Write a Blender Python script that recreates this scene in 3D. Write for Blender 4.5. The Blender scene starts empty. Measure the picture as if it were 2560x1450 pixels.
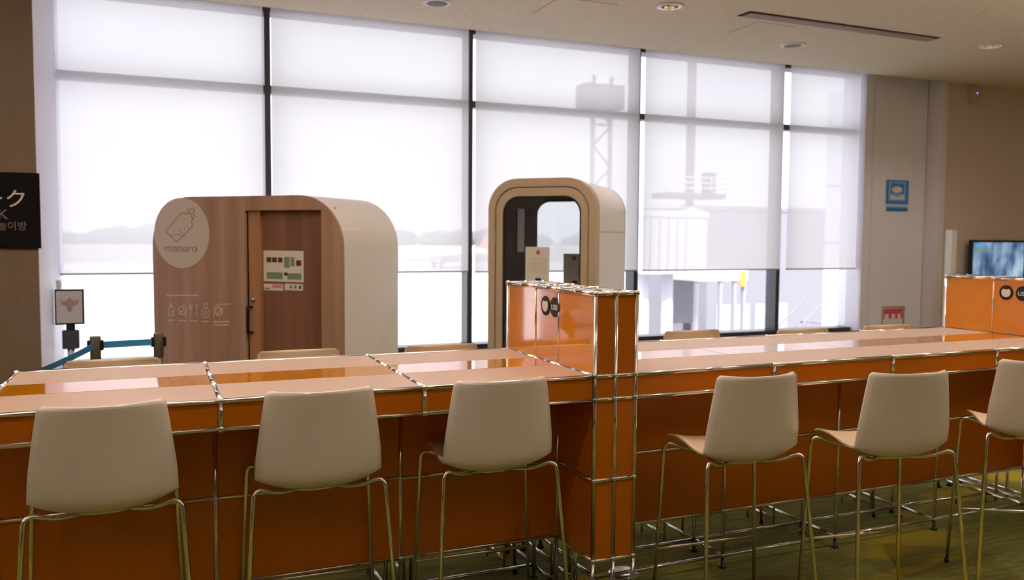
import bpy, math, random
from mathutils import Vector, Matrix

random.seed(4)
SC = bpy.context.scene
COL = SC.collection
PI = math.pi

# ------------------------------------------------------------------ camera
CAM_Z = 1.675
YAW, PITCH, ROLL, FPX = 0.40357, 0.06074, 0.00688, 2106.2
cd = bpy.data.cameras.new('camera')
cam = bpy.data.objects.new('camera', cd)
COL.objects.link(cam)
fw = Vector((math.sin(YAW) * math.cos(PITCH), math.cos(YAW) * math.cos(PITCH), -math.sin(PITCH)))
rt = Vector((math.cos(YAW), -math.sin(YAW), 0))
up = rt.cross(fw)
r2 = rt * math.cos(ROLL) + up * math.sin(ROLL)
u2 = -rt * math.sin(ROLL) + up * math.cos(ROLL)
cam.matrix_world = Matrix(((r2.x, u2.x, -fw.x, 0), (r2.y, u2.y, -fw.y, 0), (r2.z, u2.z, -fw.z, CAM_Z), (0, 0, 0, 1)))
cd.sensor_width = 36
cd.sensor_fit = 'HORIZONTAL'
cd.lens = FPX / 2560 * 36
cd.clip_start, cd.clip_end = 0.05, 5000
cd.dof.use_dof = True
cd.dof.focus_distance = 3.3
cd.dof.aperture_fstop = 2.8
SC.camera = cam

# ------------------------------------------------------------------ sky
SKY = 2.6
w = bpy.data.worlds.new('overcast_sky')
SC.world = w
w.use_nodes = True
nt = w.node_tree
nt.nodes.clear()
wo = nt.nodes.new('ShaderNodeOutputWorld')
bg = nt.nodes.new('ShaderNodeBackground')
tc = nt.nodes.new('ShaderNodeTexCoord')
mp = nt.nodes.new('ShaderNodeMapping')
mp.inputs['Scale'].default_value = (3, 3, 9)
nz = nt.nodes.new('ShaderNodeTexNoise')
nz.inputs['Scale'].default_value = 1.6
nz.inputs['Detail'].default_value = 5
rp = nt.nodes.new('ShaderNodeValToRGB')
rp.color_ramp.elements[0].position = 0.3
rp.color_ramp.elements[0].color = (0.80, 0.79, 0.87, 1)
rp.color_ramp.elements[1].position = 0.7
rp.color_ramp.elements[1].color = (0.97, 0.95, 1.0, 1)
nt.links.new(tc.outputs['Generated'], mp.inputs['Vector'])
nt.links.new(mp.outputs['Vector'], nz.inputs['Vector'])
nt.links.new(nz.outputs['Fac'], rp.inputs['Fac'])
nt.links.new(rp.outputs['Color'], bg.inputs['Color'])
bg.inputs['Strength'].default_value = SKY
nt.links.new(bg.outputs['Background'], wo.inputs['Surface'])

sd = bpy.data.lights.new('sun', 'SUN')
sd.energy = 10.0
sd.angle = math.radians(12)
sd.color = (1.0, 0.96, 0.92)
sun = bpy.data.objects.new('sun', sd)
COL.objects.link(sun)
sun.rotation_euler = (math.radians(42), 0, math.radians(-25))

# ------------------------------------------------------------------ exposure
SC.view_settings.view_transform = 'Standard'
SC.view_settings.look = 'None'
SC.view_settings.exposure = 0.0
SC.view_settings.gamma = 1.0
SC.view_settings.use_curve_mapping = False
FILL_W = 170.0
LAMP_COL = (1.0, 0.88, 0.80)

# ------------------------------------------------------------------ materials
def srgb(r, g, b):
    def f(c):
        c /= 255.0
        return c / 12.92 if c <= 0.04045 else ((c + 0.055) / 1.055) ** 2.4
    return (f(r), f(g), f(b), 1)

def mat(name, col, rough=0.5, metal=0.0, spec=0.5, coat=0.0, emit=None, estr=1.0):
    m = bpy.data.materials.new(name)
    m.use_nodes = True
    b = m.node_tree.nodes['Principled BSDF']
    b.inputs['Base Color'].default_value = col if len(col) == 4 else (*col, 1)
    b.inputs['Roughness'].default_value = rough
    b.inputs['Metallic'].default_value = metal
    b.inputs['Specular IOR Level'].default_value = spec
    b.inputs['Coat Weight'].default_value = coat
    if emit:
        b.inputs['Emission Color'].default_value = emit
        b.inputs['Emission Strength'].default_value = estr
    return m

def nodes(m):
    t = m.node_tree
    return t, t.nodes['Principled BSDF'], (lambda k: t.nodes.new('ShaderNode' + k)), t.links.new

def noise_mat(name, c1, c2, scale, rough=0.6, stretch=(1, 1, 1), detail=4, lo=0.35, hi=0.65, bump=0.0, spec=0.5, metal=0.0):
    m = mat(name, c1, rough, metal, spec)
    t, b, N, L = nodes(m)
    tc_, mp_, nz_, rp_ = N('TexCoord'), N('Mapping'), N('TexNoise'), N('ValToRGB')
    mp_.inputs['Scale'].default_value = stretch
    nz_.inputs['Scale'].default_value = scale
    nz_.inputs['Detail'].default_value = detail
    rp_.color_ramp.elements[0].position = lo
    rp_.color_ramp.elements[1].position = hi
    rp_.color_ramp.elements[0].color = c1
    rp_.color_ramp.elements[1].color = c2
    L(tc_.outputs['Object'], mp_.inputs['Vector'])
    L(mp_.outputs['Vector'], nz_.inputs['Vector'])
    L(nz_.outputs['Fac'], rp_.inputs['Fac'])
    L(rp_.outputs['Color'], b.inputs['Base Color'])
    if bump:
        bp = N('Bump')
        bp.inputs['Strength'].default_value = bump
        bp.inputs['Distance'].default_value = 0.004
        L(nz_.outputs['Fac'], bp.inputs['Height'])
        L(bp.outputs['Normal'], b.inputs['Normal'])
    return m

M = {}
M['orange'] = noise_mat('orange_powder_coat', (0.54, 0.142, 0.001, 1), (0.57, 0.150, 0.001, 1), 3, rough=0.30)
M['orange_gloss'] = noise_mat('orange_gloss_panel', (0.74, 0.27, 0.002, 1), (0.77, 0.285, 0.002, 1), 3, rough=0.06)  # same orange, its base made lighter and yellower for window light on it
M['orange_top'] = noise_mat('orange_satin_top', (0.75, 0.30, 0.05, 1), (0.78, 0.315, 0.057, 1), 3, rough=0.42, spec=1.0)  # base paled and sheen added to imitate the haze of reflected windows
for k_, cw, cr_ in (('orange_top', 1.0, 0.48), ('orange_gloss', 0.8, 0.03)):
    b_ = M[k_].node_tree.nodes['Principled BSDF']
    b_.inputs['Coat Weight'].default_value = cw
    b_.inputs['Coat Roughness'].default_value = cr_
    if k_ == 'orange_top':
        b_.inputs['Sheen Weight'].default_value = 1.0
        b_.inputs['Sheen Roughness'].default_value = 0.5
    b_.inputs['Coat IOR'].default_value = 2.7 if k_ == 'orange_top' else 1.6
M['chrome'] = mat('chrome', (0.78, 0.77, 0.78), 0.12, 1.0)
M['steel'] = mat('brushed_steel', (0.55, 0.53, 0.52), 0.32, 1.0)
M['stool_white'] = mat('stool_white_plastic', (0.75, 0.68, 0.61), 0.16)
M['stool_sand'] = mat('stool_sand_plastic', (0.78, 0.61, 0.42), 0.35)
M['black'] = mat('black_plastic', (0.012, 0.012, 0.014), 0.4)
M['dark_frame'] = mat('dark_window_aluminium', (0.045, 0.040, 0.060), 0.35)
M['lilac_wall'] = noise_mat('pale_painted_panel', srgb(236, 234, 250), srgb(239, 237, 252), 2, rough=0.55)
M['trim_white'] = mat('white_trim', srgb(228, 222, 224), 0.5)
M['brown_wall'] = noise_mat('taupe_wall_covering', srgb(206, 188, 180), srgb(212, 194, 186), 60, rough=0.7, bump=0.1)
M['pier'] = noise_mat('taupe_pier_cladding', srgb(124, 106, 92), srgb(128, 110, 96), 8, rough=0.6, stretch=(6, 6, 0.3))
M['white'] = mat('white_plastic', (0.80, 0.79, 0.78), 0.35)
M['paper'] = mat('white_paper', (0.80, 0.77, 0.74), 0.8)
M['booth_white'] = mat('booth_white_shell', (0.92, 0.90, 0.90), 0.45)
M['beige'] = mat('booth_beige_frame', srgb(198, 178, 152), 0.45)
M['post_grey'] = mat('barrier_post_metal', srgb(132, 126, 124), 0.42, 0.55)
M['navy'] = noise_mat('booth_dark_felt', (0.020, 0.018, 0.030, 1), (0.026, 0.023, 0.038, 1), 80, rough=0.9)
M['blue_belt'] = mat('blue_belt_webbing', (0.04, 0.33, 0.80), 0.6)
M['logo_disc'] = mat('logo_disc_grey', srgb(214, 200, 190), 0.6)
M['logo_ink'] = mat('logo_ink', srgb(120, 104, 94), 0.6)
M['white_ink'] = mat('white_ink', srgb(238, 226, 218), 0.6)
M['sign_black'] = mat('sign_black', (0.007, 0.006, 0.008), 0.7, spec=0.15)
M['sign_white'] = mat('sign_white_letter', srgb(232, 214, 206), 0.6)
M['sign_grey'] = mat('sign_grey_letter', srgb(130, 118, 118), 0.6)
M['blue'] = mat('poster_blue', srgb(58, 138, 215), 0.6)
M['poster_mid'] = mat('poster_pale_blue', srgb(140, 190, 232), 0.6)
M['teal'] = mat('poster_teal', srgb(44, 118, 182), 0.6)
M['red'] = mat('poster_red', srgb(215, 80, 100), 0.6)
M['maroon'] = mat('poster_maroon', srgb(110, 40, 50), 0.6)
M['green'] = mat('poster_green', srgb(130, 150, 120), 0.6)
M['pink'] = mat('poster_pink', srgb(215, 140, 140), 0.6)
M['orange_stud'] = mat('amber', srgb(230, 170, 70), 0.5)
M['led'] = mat('blue_led', (0.1, 0.1, 0.8), 0.4, emit=(0.15, 0.2, 1, 1), estr=3)
M['lamp_glow'] = mat('lamp_glow', (1, 0.9, 0.8), 0.4, emit=(1, 0.80, 0.58, 1), estr=6)
M['reflector'] = mat('lamp_reflector', (0.45, 0.36, 0.25), 0.12, 1.0)
M['grille'] = mat('speaker_grille', srgb(150, 132, 122), 0.7)
M['vent_slat'] = mat('vent_slat', srgb(190, 170, 165), 0.5)
M['grey_paint'] = mat('grey_painted_metal', srgb(150, 150, 158), 0.6)
M['pale_paint'] = mat('pale_painted_metal', srgb(205, 205, 212), 0.6)
M['mid_grey'] = mat('mid_grey_cladding', srgb(128, 126, 136), 0.7)
M['dark_grey'] = mat('dark_grey_rubber', srgb(70, 70, 80), 0.7)
M['tower_steel'] = mat('tower_steel', srgb(84, 78, 90), 0.7)
M['apron'] = noise_mat('concrete_apron', srgb(186, 183, 186), srgb(198, 196, 197), 0.03, rough=0.9)
M['tree'] = noise_mat('tree_green', srgb(92, 100, 98), srgb(116, 122, 120), 0.4, rough=0.9)
M['grass_far'] = noise_mat('airfield_grass', srgb(150, 146, 136), srgb(165, 160, 150), 0.05, rough=0.95)

def wood(name, a, b_, scale=5.0):
    m = mat(name, a, 0.45)
    t, b, N, L = nodes(m)
    tc_, mp_, n1, n2, rp_ = N('TexCoord'), N('Mapping'), N('TexNoise'), N('TexNoise'), N('ValToRGB')
    mp_.inputs['Scale'].default_value = (1, 1, 0.06)
    n1.inputs['Scale'].default_value = scale
    n1.inputs['Detail'].default_value = 6
    n1.inputs['Distortion'].default_value = 0.4
    rp_.color_ramp.elements[0].position = 0.32
    rp_.color_ramp.elements[1].position = 0.68
    rp_.color_ramp.elements[0].color = a
    rp_.color_ramp.elements[1].color = b_
    L(tc_.outputs['Object'], mp_.inputs['Vector'])
    L(mp_.outputs['Vector'], n1.inputs['Vector'])
    L(n1.outputs['Fac'], rp_.inputs['Fac'])
    L(rp_.outputs['Color'], b.inputs['Base Color'])
    return m
M['wood'] = wood('booth_walnut', srgb(162, 126, 106), srgb(186, 152, 132), 9)
M['wood_door'] = wood('door_walnut', srgb(126, 82, 64), srgb(148, 102, 84), 9)
M['wood_edge'] = wood('edge_oak', srgb(176, 126, 94), srgb(190, 142, 108), 9)

def carpet():
    m = mat('green_streaked_carpet', (0.1, 0.1, 0.03), 0.95, spec=0.1)
    t, b, N, L = nodes(m)
    tc_ = N('TexCoord')
    def nz_(scale, st, detail=3):
        mp_, n = N('Mapping'), N('TexNoise')
        mp_.inputs['Scale'].default_value = st
        n.inputs['Scale'].default_value = scale
        n.inputs['Detail'].default_value = detail
        L(tc_.outputs['Object'], mp_.inputs['Vector'])
        L(mp_.outputs['Vector'], n.inputs['Vector'])
        return n.outputs['Fac']
    def ramp(fac, a, b2, lo, hi):
        r = N('ValToRGB')
        r.color_ramp.elements[0].position, r.color_ramp.elements[1].position = lo, hi
        r.color_ramp.elements[0].color, r.color_ramp.elements[1].color = a, b2
        L(fac, r.inputs['Fac'])
        return r.outputs['Color']
    streak = ramp(nz_(14, (0.25, 3, 1), 5), (0.13, 0.130, 0.030, 1), (0.25, 0.24, 0.062, 1), 0.3, 0.7)
    dark = ramp(nz_(0.9, (0.5, 1.3, 1)), (0.6, 0.6, 0.6, 1), (1, 1, 1, 1), 0.38, 0.62)
    yel = ramp(nz_(0.8, (0.55, 1.5, 1)), (0, 0, 0, 1), (1, 1, 1, 1), 0.56, 0.60)
    mu = N('Mix'); mu.data_type = 'RGBA'; mu.blend_type = 'MULTIPLY'
    mu.inputs['Factor'].default_value = 1
    L(streak, mu.inputs['A']); L(dark, mu.inputs['B'])
    mx = N('Mix'); mx.data_type = 'RGBA'
    L(yel, mx.inputs['Factor'])
    L(mu.outputs['Result'], mx.inputs['A'])
    mx.inputs['B'].default_value = (0.34, 0.26, 0.02, 1)
    L(mx.outputs['Result'], b.inputs['Base Color'])
    bp = N('Bump'); bp.inputs['Strength'].default_value = 0.4; bp.inputs['Distance'].default_value = 0.004
    L(nz_(260, (1, 1, 1), 1), bp.inputs['Height'])
    L(bp.outputs['Normal'], b.inputs['Normal'])
    return m
M['carpet'] = carpet()
M['ceiling'] = noise_mat('acoustic_ceiling', (0.75, 0.63, 0.49, 1), (0.91, 0.80, 0.65, 1), 55, rough=0.9, detail=6, bump=0.35)

def glass_mat(name, tint=(0.96, 0.98, 0.98)):
    m = bpy.data.materials.new(name)
    m.use_nodes = True
    t = m.node_tree
    t.nodes.clear()
    o, mx, tr, gl, fr = [t.nodes.new('ShaderNode' + k) for k in ('OutputMaterial', 'MixShader', 'BsdfTransparent', 'BsdfGlossy', 'LayerWeight')]
    tr.inputs['Color'].default_value = (*tint, 1)
    gl.inputs['Roughness'].default_value = 0.02
    fr.inputs['Blend'].default_value = 0.5
    pw, ma = t.nodes.new('ShaderNodeMath'), t.nodes.new('ShaderNodeMath')     # Schlick reflectance of one face
    pw.operation = 'POWER'; pw.inputs[1].default_value = 5
    ma.operation = 'MULTIPLY_ADD'; ma.inputs[1].default_value = 0.96; ma.inputs[2].default_value = 0.04
    t.links.new(fr.outputs['Facing'], pw.inputs[0])
    t.links.new(pw.outputs[0], ma.inputs[0])
    t.links.new(ma.outputs[0], mx.inputs['Fac'])
    t.links.new(tr.outputs['BSDF'], mx.inputs[1])
    t.links.new(gl.outputs['BSDF'], mx.inputs[2])
    t.links.new(mx.outputs['Shader'], o.inputs['Surface'])
    return m
M['glass'] = glass_mat('clear_glass')

def blind_mat():
    m = bpy.data.materials.new('screen_blind_fabric')
    m.use_nodes = True
    t = m.node_tree
    t.nodes.clear()
    N, L = (lambda k: t.nodes.new('ShaderNode' + k)), t.links.new
    o, tr, tl, df, m1, m2 = N('OutputMaterial'), N('BsdfTransparent'), N('BsdfTranslucent'), N('BsdfDiffuse'), N('MixShader'), N('MixShader')
    tl.inputs['Color'].default_value = (0.83, 0.81, 0.86, 1)
    df.inputs['Color'].default_value = (0.80, 0.77, 0.78, 1)
    m1.inputs['Fac'].default_value = BLIND_TRANSLUCENT
    m2.inputs['Fac'].default_value = BLIND_OPEN
    L(df.outputs['BSDF'], m1.inputs[1]); L(tl.outputs['BSDF'], m1.inputs[2])
    L(m1.outputs['Shader'], m2.inputs[1]); L(tr.outputs['BSDF'], m2.inputs[2])
    L(m2.outputs['Shader'], o.inputs['Surface'])
    return m
BLIND_TRANSLUCENT, BLIND_OPEN = 0.52, 0.15
M['blind'] = blind_mat()

def screen_mat():
    m = mat('television_picture', (0.02, 0.02, 0.02), 0.2)
    t, b, N, L = nodes(m)
    tc_, mp_, n, r = N('TexCoord'), N('Mapping'), N('TexNoise'), N('ValToRGB')
    mp_.inputs['Scale'].default_value = (1, 1, 0.45)
    n.inputs['Scale'].default_value = 4.5
    n.inputs['Detail'].default_value = 3
    e = r.color_ramp.elements
    e[0].position, e[0].color = 0.33, (0.03, 0.05, 0.12, 1)
    e[1].position, e[1].color = 0.66, (0.55, 0.75, 0.85, 1)
    x = e.new(0.45); x.color = (0.10, 0.20, 0.38, 1)
    x = e.new(0.55); x.color = (0.30, 0.45, 0.62, 1)
    L(tc_.outputs['Object'], mp_.inputs['Vector']); L(mp_.outputs['Vector'], n.inputs['Vector'])
    L(n.outputs['Fac'], r.inputs['Fac']); L(r.outputs['Color'], b.inputs['Emission Color'])
    b.inputs['Emission Strength'].default_value = 0.8
    return m
M['screen'] = screen_mat()
M['screen_blue'] = mat('screen_caption_blue', (0.02, 0.1, 0.2), 0.3, emit=(0.08, 0.45, 0.9, 1), estr=0.8)
M['screen_green'] = mat('screen_caption_green', (0.02, 0.1, 0.05), 0.3, emit=(0.25, 0.42, 0.18, 1), estr=0.7)
M['kiosk_screen'] = mat('kiosk_screen', (0.3, 0.28, 0.25), 0.25, emit=(0.62, 0.52, 0.46, 1), estr=0.22)

# ------------------------------------------------------------------ geometry helpers
class G:
    def __init__(s):
        s.v, s.f, s.sm, s.mi = [], [], [], []
    def add(s, vs, fs, smooth=False, mi=0):
        o = len(s.v)
        s.v += [tuple(x) for x in vs]
        for f in fs:
            s.f.append(tuple(i + o for i in f)); s.sm.append(smooth); s.mi.append(mi)
        return s
    def box(s, x0, x1, y0, y1, z0, z1, mi=0):
        if x0 > x1: x0, x1 = x1, x0
        if y0 > y1: y0, y1 = y1, y0
        if z0 > z1: z0, z1 = z1, z0
        vs = [(x0, y0, z0), (x1, y0, z0), (x1, y1, z0), (x0, y1, z0), (x0, y0, z1), (x1, y0, z1), (x1, y1, z1), (x0, y1, z1)]
        return s.add(vs, [(0, 3, 2, 1), (4, 5, 6, 7), (0, 1, 5, 4), (1, 2, 6, 5), (2, 3, 7, 6), (3, 0, 4, 7)], mi=mi)
    def tube(s, pts, r, n=10, cap=True, mi=0):
        P = [Vector(p) for p in pts]
        rr = r if isinstance(r, (list, tuple)) else [r] * len(P)
        T = []
        for i in range(len(P)):
            a = P[max(i - 1, 0)]; b = P[min(i + 1, len(P) - 1)]
            T.append((b - a).normalized())
        ref = Vector((0, 0, 1)) if abs(T[0].z) < 0.9 else Vector((1, 0, 0))
        nrm = (ref - T[0] * ref.dot(T[0])).normalized()
        vs = []
        for i, p in enumerate(P):
            nrm = (nrm - T[i] * nrm.dot(T[i])).normalized()
            bi = T[i].cross(nrm)
            for k in range(n):
                a = 2 * PI * k / n
                vs.append(p + (nrm * math.cos(a) + bi * math.sin(a)) * rr[i])
        fs = [(i * n + k, i * n + (k + 1) % n, (i + 1) * n + (k + 1) % n, (i + 1) * n + k) for i in range(len(P) - 1) for k in range(n)]
        s.add(vs, fs, True, mi)
        if cap:
            o = len(s.v) - len(vs)
            s.f.append(tuple(o + k for k in reversed(range(n)))); s.sm.append(False); s.mi.append(mi)
            e = o + (len(P) - 1) * n
            s.f.append(tuple(e + k for k in range(n))); s.sm.append(False); s.mi.append(mi)
        return s
    def lathe(s, prof, c=(0, 0, 0), n=24, mi=0, smooth=True):
        vs = []
        for r, z in prof:
            for k in range(n):
                a = 2 * PI * k / n
                vs.append((c[0] + r * math.cos(a), c[1] + r * math.sin(a), c[2] + z))
        fs = [(i * n + k, i * n + (k + 1) % n, (i + 1) * n + (k + 1) % n, (i + 1) * n + k) for i in range(len(prof) - 1) for k in range(n)]
        return s.add(vs, fs, smooth, mi)
    def prism(s, poly, y0, y1, mi=0, smooth_side=False):
        """poly in (x, z), extruded along y; concave outlines allowed"""
        n = len(poly)
        vs = [(x, y0, z) for x, z in poly] + [(x, y1, z) for x, z in poly]
        s.add(vs, [(i, (i + 1) % n, n + (i + 1) % n, n + i) for i in range(n)], smooth_side, mi)
        s.add([(x, y0, z) for x, z in poly], [tuple(range(n))], False, mi)
        s.add([(x, y1, z) for x, z in poly], [tuple(reversed(range(n)))], False, mi)
        return s
    def ring(s, outer, inner, y0, y1, mi=0):
        """annulus between two outlines of equal point count in (x, z)"""
        n = len(outer)
        vs = [(x, y0, z) for x, z in outer] + [(x, y0, z) for x, z in inner] + [(x, y1, z) for x, z in outer] + [(x, y1, z) for x, z in inner]
        fs = []
        for i in range(n):
            j = (i + 1) % n
            fs += [(i, j, n + j, n + i), (2 * n + j, 2 * n + i, 3 * n + i, 3 * n + j), (j, i, 2 * n + i, 2 * n + j), (n + i, n + j, 3 * n + j, 3 * n + i)]
        return s.add(vs, fs, False, mi)
    def sphere(s, c, r, n=12, m=8, mi=0, sc=(1, 1, 1)):
        vs, fs = [], []
        for i in range(m + 1):
            th = PI * i / m
            for k in range(n):
                a = 2 * PI * k / n
                vs.append((c[0] + r * sc[0] * math.sin(th) * math.cos(a), c[1] + r * sc[1] * math.sin(th) * math.sin(a), c[2] + r * sc[2] * math.cos(th)))
        for i in range(m):
            for k in range(n):
                fs.append((i * n + k, (i + 1) * n + k, (i + 1) * n + (k + 1) % n, i * n + (k + 1) % n))
        return s.add(vs, fs, True, mi)
    def mesh(s, name, mats, bevel=0.0):
        import bmesh
        me = bpy.data.meshes.new(name)
        me.from_pydata(s.v, [], s.f)
        for m in (mats if isinstance(mats, (list, tuple)) else [mats]):
            me.materials.append(m)
        me.polygons.foreach_set('use_smooth', s.sm)
        me.polygons.foreach_set('material_index', s.mi)
        bm = bmesh.new(); bm.from_mesh(me)
        bmesh.ops.remove_doubles(bm, verts=bm.verts, dist=1e-6)
        if bevel:
            ed = [e for e in bm.edges if len(e.link_faces) == 2 and e.calc_face_angle(0) > 0.6]
            bmesh.ops.bevel(bm, geom=ed, offset=bevel, segments=2, affect='EDGES', profile=0.6)
        bmesh.ops.recalc_face_normals(bm, faces=bm.faces)
        bm.to_mesh(me); bm.free()
        return me

def put(name, me, parent=None, loc=(0, 0, 0), rot=(0, 0, 0)):
    o = bpy.data.objects.new(name, me)
    COL.objects.link(o)
    if parent: o.parent = parent
    o.location = loc
    o.rotation_euler = rot
    return o

def obj(name, g, mats, parent=None, loc=(0, 0, 0), rot=(0, 0, 0), bevel=0.0):
    return put(name, g.mesh(name, mats, bevel), parent, loc, rot)

def tag(o, label, cat, group=None):
    o['label'] = label; o['category'] = cat
    if group: o['group'] = group
    return o

def thing(name, label, cat, loc=(0, 0, 0), rz=0.0, group=None):
    o = bpy.data.objects.new(name, None)
    COL.objects.link(o)
    o.location = loc; o.rotation_euler = (0, 0, rz); o.empty_display_size = 0.1
    return tag(o, label, cat, group)

def struct(name, g, mats, bevel=0.0, parent=None):
    o = obj(name, g, mats, parent, bevel=bevel)
    if parent is None: o['kind'] = 'structure'
    return o

def copy_tree(o, parent=None):
    c = o.copy()
    COL.objects.link(c)
    c.parent = parent
    for ch in [k for k in o.children]:
        copy_tree(ch, c)
    return c

_cache = {}
def tube_between(name, a, b, r, parent, m=None, base=(0, 0, 0)):
    """an axis-aligned straight tube, its mesh shared between alike tubes"""
    a = Vector(a) - Vector(base); b = Vector(b) - Vector(base)
    d = b - a
    key = ('t', round(d.x, 3), round(d.y, 3), round(d.z, 3), r)
    if key not in _cache:
        _cache[key] = G().tube([(0, 0, 0), tuple(d)], r, 10).mesh(name, m or M['chrome'])
    return put(name, _cache[key], parent, a)

def ball(c, parent, base=(0, 0, 0), r=0.0135):
    key = ('b', r)
    if key not in _cache:
        _cache[key] = G().sphere((0, 0, 0), r, 12, 8).mesh('ball_connector', M['chrome'])
    return put('ball_connector', _cache[key], parent, Vector(c) - Vector(base))

def panel(name, x0, x1, y0, y1, z0, z1, parent, m, base=(0, 0, 0)):
    d = (x1 - x0, y1 - y0, z1 - z0)
    key = ('p', m.name, *[round(k, 4) for k in d])
    if key not in _cache:
        _cache[key] = G().box(0, d[0], 0, d[1], 0, d[2]).mesh(name, m, bevel=min(0.002, min(d) * 0.3))
    return put(name, _cache[key], parent, Vector((x0, y0, z0)) - Vector(base))

def rrect(x0, x1, z0, z1, r, n=10, bottom=False):
    """rounded rectangle outline in (x, z); bottom corners square unless asked"""
    pts = []
    rb = r if bottom else 0.0001
    for cx, cz, a0, q in ((x1 - rb, z0 + rb, -PI / 2, rb), (x1 - r, z1 - r, 0, r), (x0 + r, z1 - r, PI / 2, r), (x0 + rb, z0 + rb, PI, rb)):
        for k in range(n + 1):
            a = a0 + (PI / 2) * k / n
            pts.append((cx + q * math.cos(a), cz + q * math.sin(a)))
    return pts

def text_mesh(name, s, size, m, thick=0.0008, align='CENTER', offset=0.0):
    cu = bpy.data.curves.new(name, 'FONT')
    cu.body = s; cu.size = size; cu.align_x = align; cu.extrude = thick; cu.resolution_u = 3; cu.offset = offset
    t = bpy.data.objects.new(name, cu)
    COL.objects.link(t)
    dg = bpy.context.evaluated_depsgraph_get()
    me = bpy.data.meshes.new_from_object(t.evaluated_get(dg))
    bpy.data.objects.remove(t)
    me.materials.clear(); me.materials.append(m)
    me.name = name
    return me

def disc(c, r, y0, y1, n=40, sx=1.0):
    return G().prism([(c[0] + r * sx * math.cos(2 * PI * k / n), c[1] + r * math.sin(2 * PI * k / n)) for k in range(n)], y0, y1)

# ------------------------------------------------------------------ constants
X0, XR, S = 1.713, 1.913, 0.75
Y0, YA, YB, YC = 3.113, 3.463, 3.713, 4.063
H = 1.095
Z1, Z2, Z3 = 0.995, 0.645, 0.295
TR = 0.0095
YBL = 8.70                                          # blinds
CEIL = 3.85

# ------------------------------------------------------------------ room shell
struct('floor', G().box(-7, 14, -7, 9.0, -0.15, 0), M['carpet'])
struct('ceiling', G().prism([(-7, -7), (14, -7), (14, 9.0), (10.0, 9.0), (10.0, 8.3), (9.6, 8.4), (-7, 8.4)], 0, 1), M['ceiling'])
ce = bpy.data.objects['ceiling']
for v in ce.data.vertices:                          # the outline was drawn in (x, z): lay it flat as a 0.3 m slab
    v.co = (v.co.x, v.co.z, CEIL + 0.3 * v.co.y)
ce.data.flip_normals()
struct('trim_1', G().box(-7, 14, 8.1, 9.3, 4.15, 4.26), M['trim_white'])            # roof of the blind pocket
struct('wall_back', G().box(-7.2, 14.2, -7.2, -7, -0.15, 4.2), M['brown_wall'])
struct('wall_left', G().box(-7.2, -7, -7, 9.0, -0.15, 4.2), M['brown_wall'])
struct('wall_right', G().box(14, 14.2, -7, 9.0, -0.15, 4.2), M['brown_wall'])
struct('wall_front', G().box(-0.9, 8.8, 8.80, 9.0, 0, 0.41), M['lilac_wall'])          # below the sill
pier = G().box(-7, -0.779, 7.15, 9.0, 0, 4.16)
struct('wall_pier', pier, M['pier'])
struct('trim_2', G().box(-0.779, -0.776, 7.153, 9.0, 0, 4.16), M['lilac_wall'])          # pale side of the pier, towards the window
# white panelled wall right of the window, its return and the taupe wall
wp = struct('wall_panel', G().box(8.785, 10.2, 8.62, 9.0, 0, 4.16), M['lilac_wall'])
obj('panel', G().box(8.94, 9.915, 8.60, 8.63, 0, 4.1), M['lilac_wall'], wp, bevel=0.004)
obj('panel', G().box(8.785, 8.932, 8.60, 8.63, 0, 4.1), M['lilac_wall'], wp, bevel=0.004)
struct('wall_return', G().box(9.925, 10.03, 8.37, 8.63, 0, 4.16), M['trim_white'])
struct('wall_taupe', G().box(10.03, 14, 8.38, 9.0, 0, 4.16), M['brown_wall'])

# window: mullions, rails, panes
MX = (1.082, 3.228, 5.360, 7.514)
wx = [(-0.776, None)] + [(x, None) for x in MX] + [(8.785, None)]
wx = [a for a, _ in wx]
for i in range(5):
    xa, xb = wx[i], wx[i + 1]
    win = struct('window_%d' % (i + 1), G().box(xa, xb, 8.75, 8.98, 0.41, 0.50), M['dark_frame'], bevel=0.004)
    l0, l1 = xa + (0.03 if i else 0), xb - (0.03 if i < 4 else 0)
    obj('top_rail', G().box(xa, xb, 8.765, 8.98, 3.90, 4.15), M['dark_frame'], win)
    obj('middle_rail', G().box(xa, xb, 8.765, 8.90, 3.108, 3.183), M['dark_frame'], win, bevel=0.004)
    obj('pane', G().box(l0, l1, 8.85, 8.86, 0.50, 3.108), M['glass'], win)
    obj('pane', G().box(l0, l1, 8.85, 8.86, 3.183, 3.90), M['glass'], win)
    if i < 4:
        obj('mullion', G().box(xb - 0.03, xb + 0.03, 8.752, 8.95, 0.41, 4.15), M['dark_frame'], win, bevel=0.004)

# ------------------------------------------------------------------ outside
ZG = -6.0
struct('ground', G().box(-1500, 3000, 12, 260, ZG - 1, ZG), M['apron'])
struct('field', G().box(-2500, 4000, 260, 3000, ZG - 1.2, ZG - 0.1), M['grass_far'])
tl = G()
rs = random.Random(11)
x = -700.0
while x < 1500:
    d = 900 + rs.uniform(-40, 60)
    hh = 17 + 4 * math.sin(x * 0.011) + 3 * math.sin(x * 0.037 + 1) + rs.uniform(-1.5, 2.5) - max(0, x - 100) * 0.004
    tl.sphere((x, d, ZG + hh * 0.42), hh * 0.62, 8, 6, sc=(1.25, 0.8, 1))
    x += rs.uniform(7, 14)
o = obj('treeline', tl, M['tree'])
o['kind'] = 'stuff'; o['label'] = 'hazy band of trees far beyond the airfield'; o['category'] = 'trees'

def at(px, py, dist):
    """point on the ray through a pixel of the 2560x1450 photograph, at a depth along y"""
    a = (px - 1280) / FPX; b = -(py - 725) / FPX
    d = r2 * a + u2 * b + fw
    return Vector((0, 0, CAM_Z)) + d * (dist / d.y)

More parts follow.
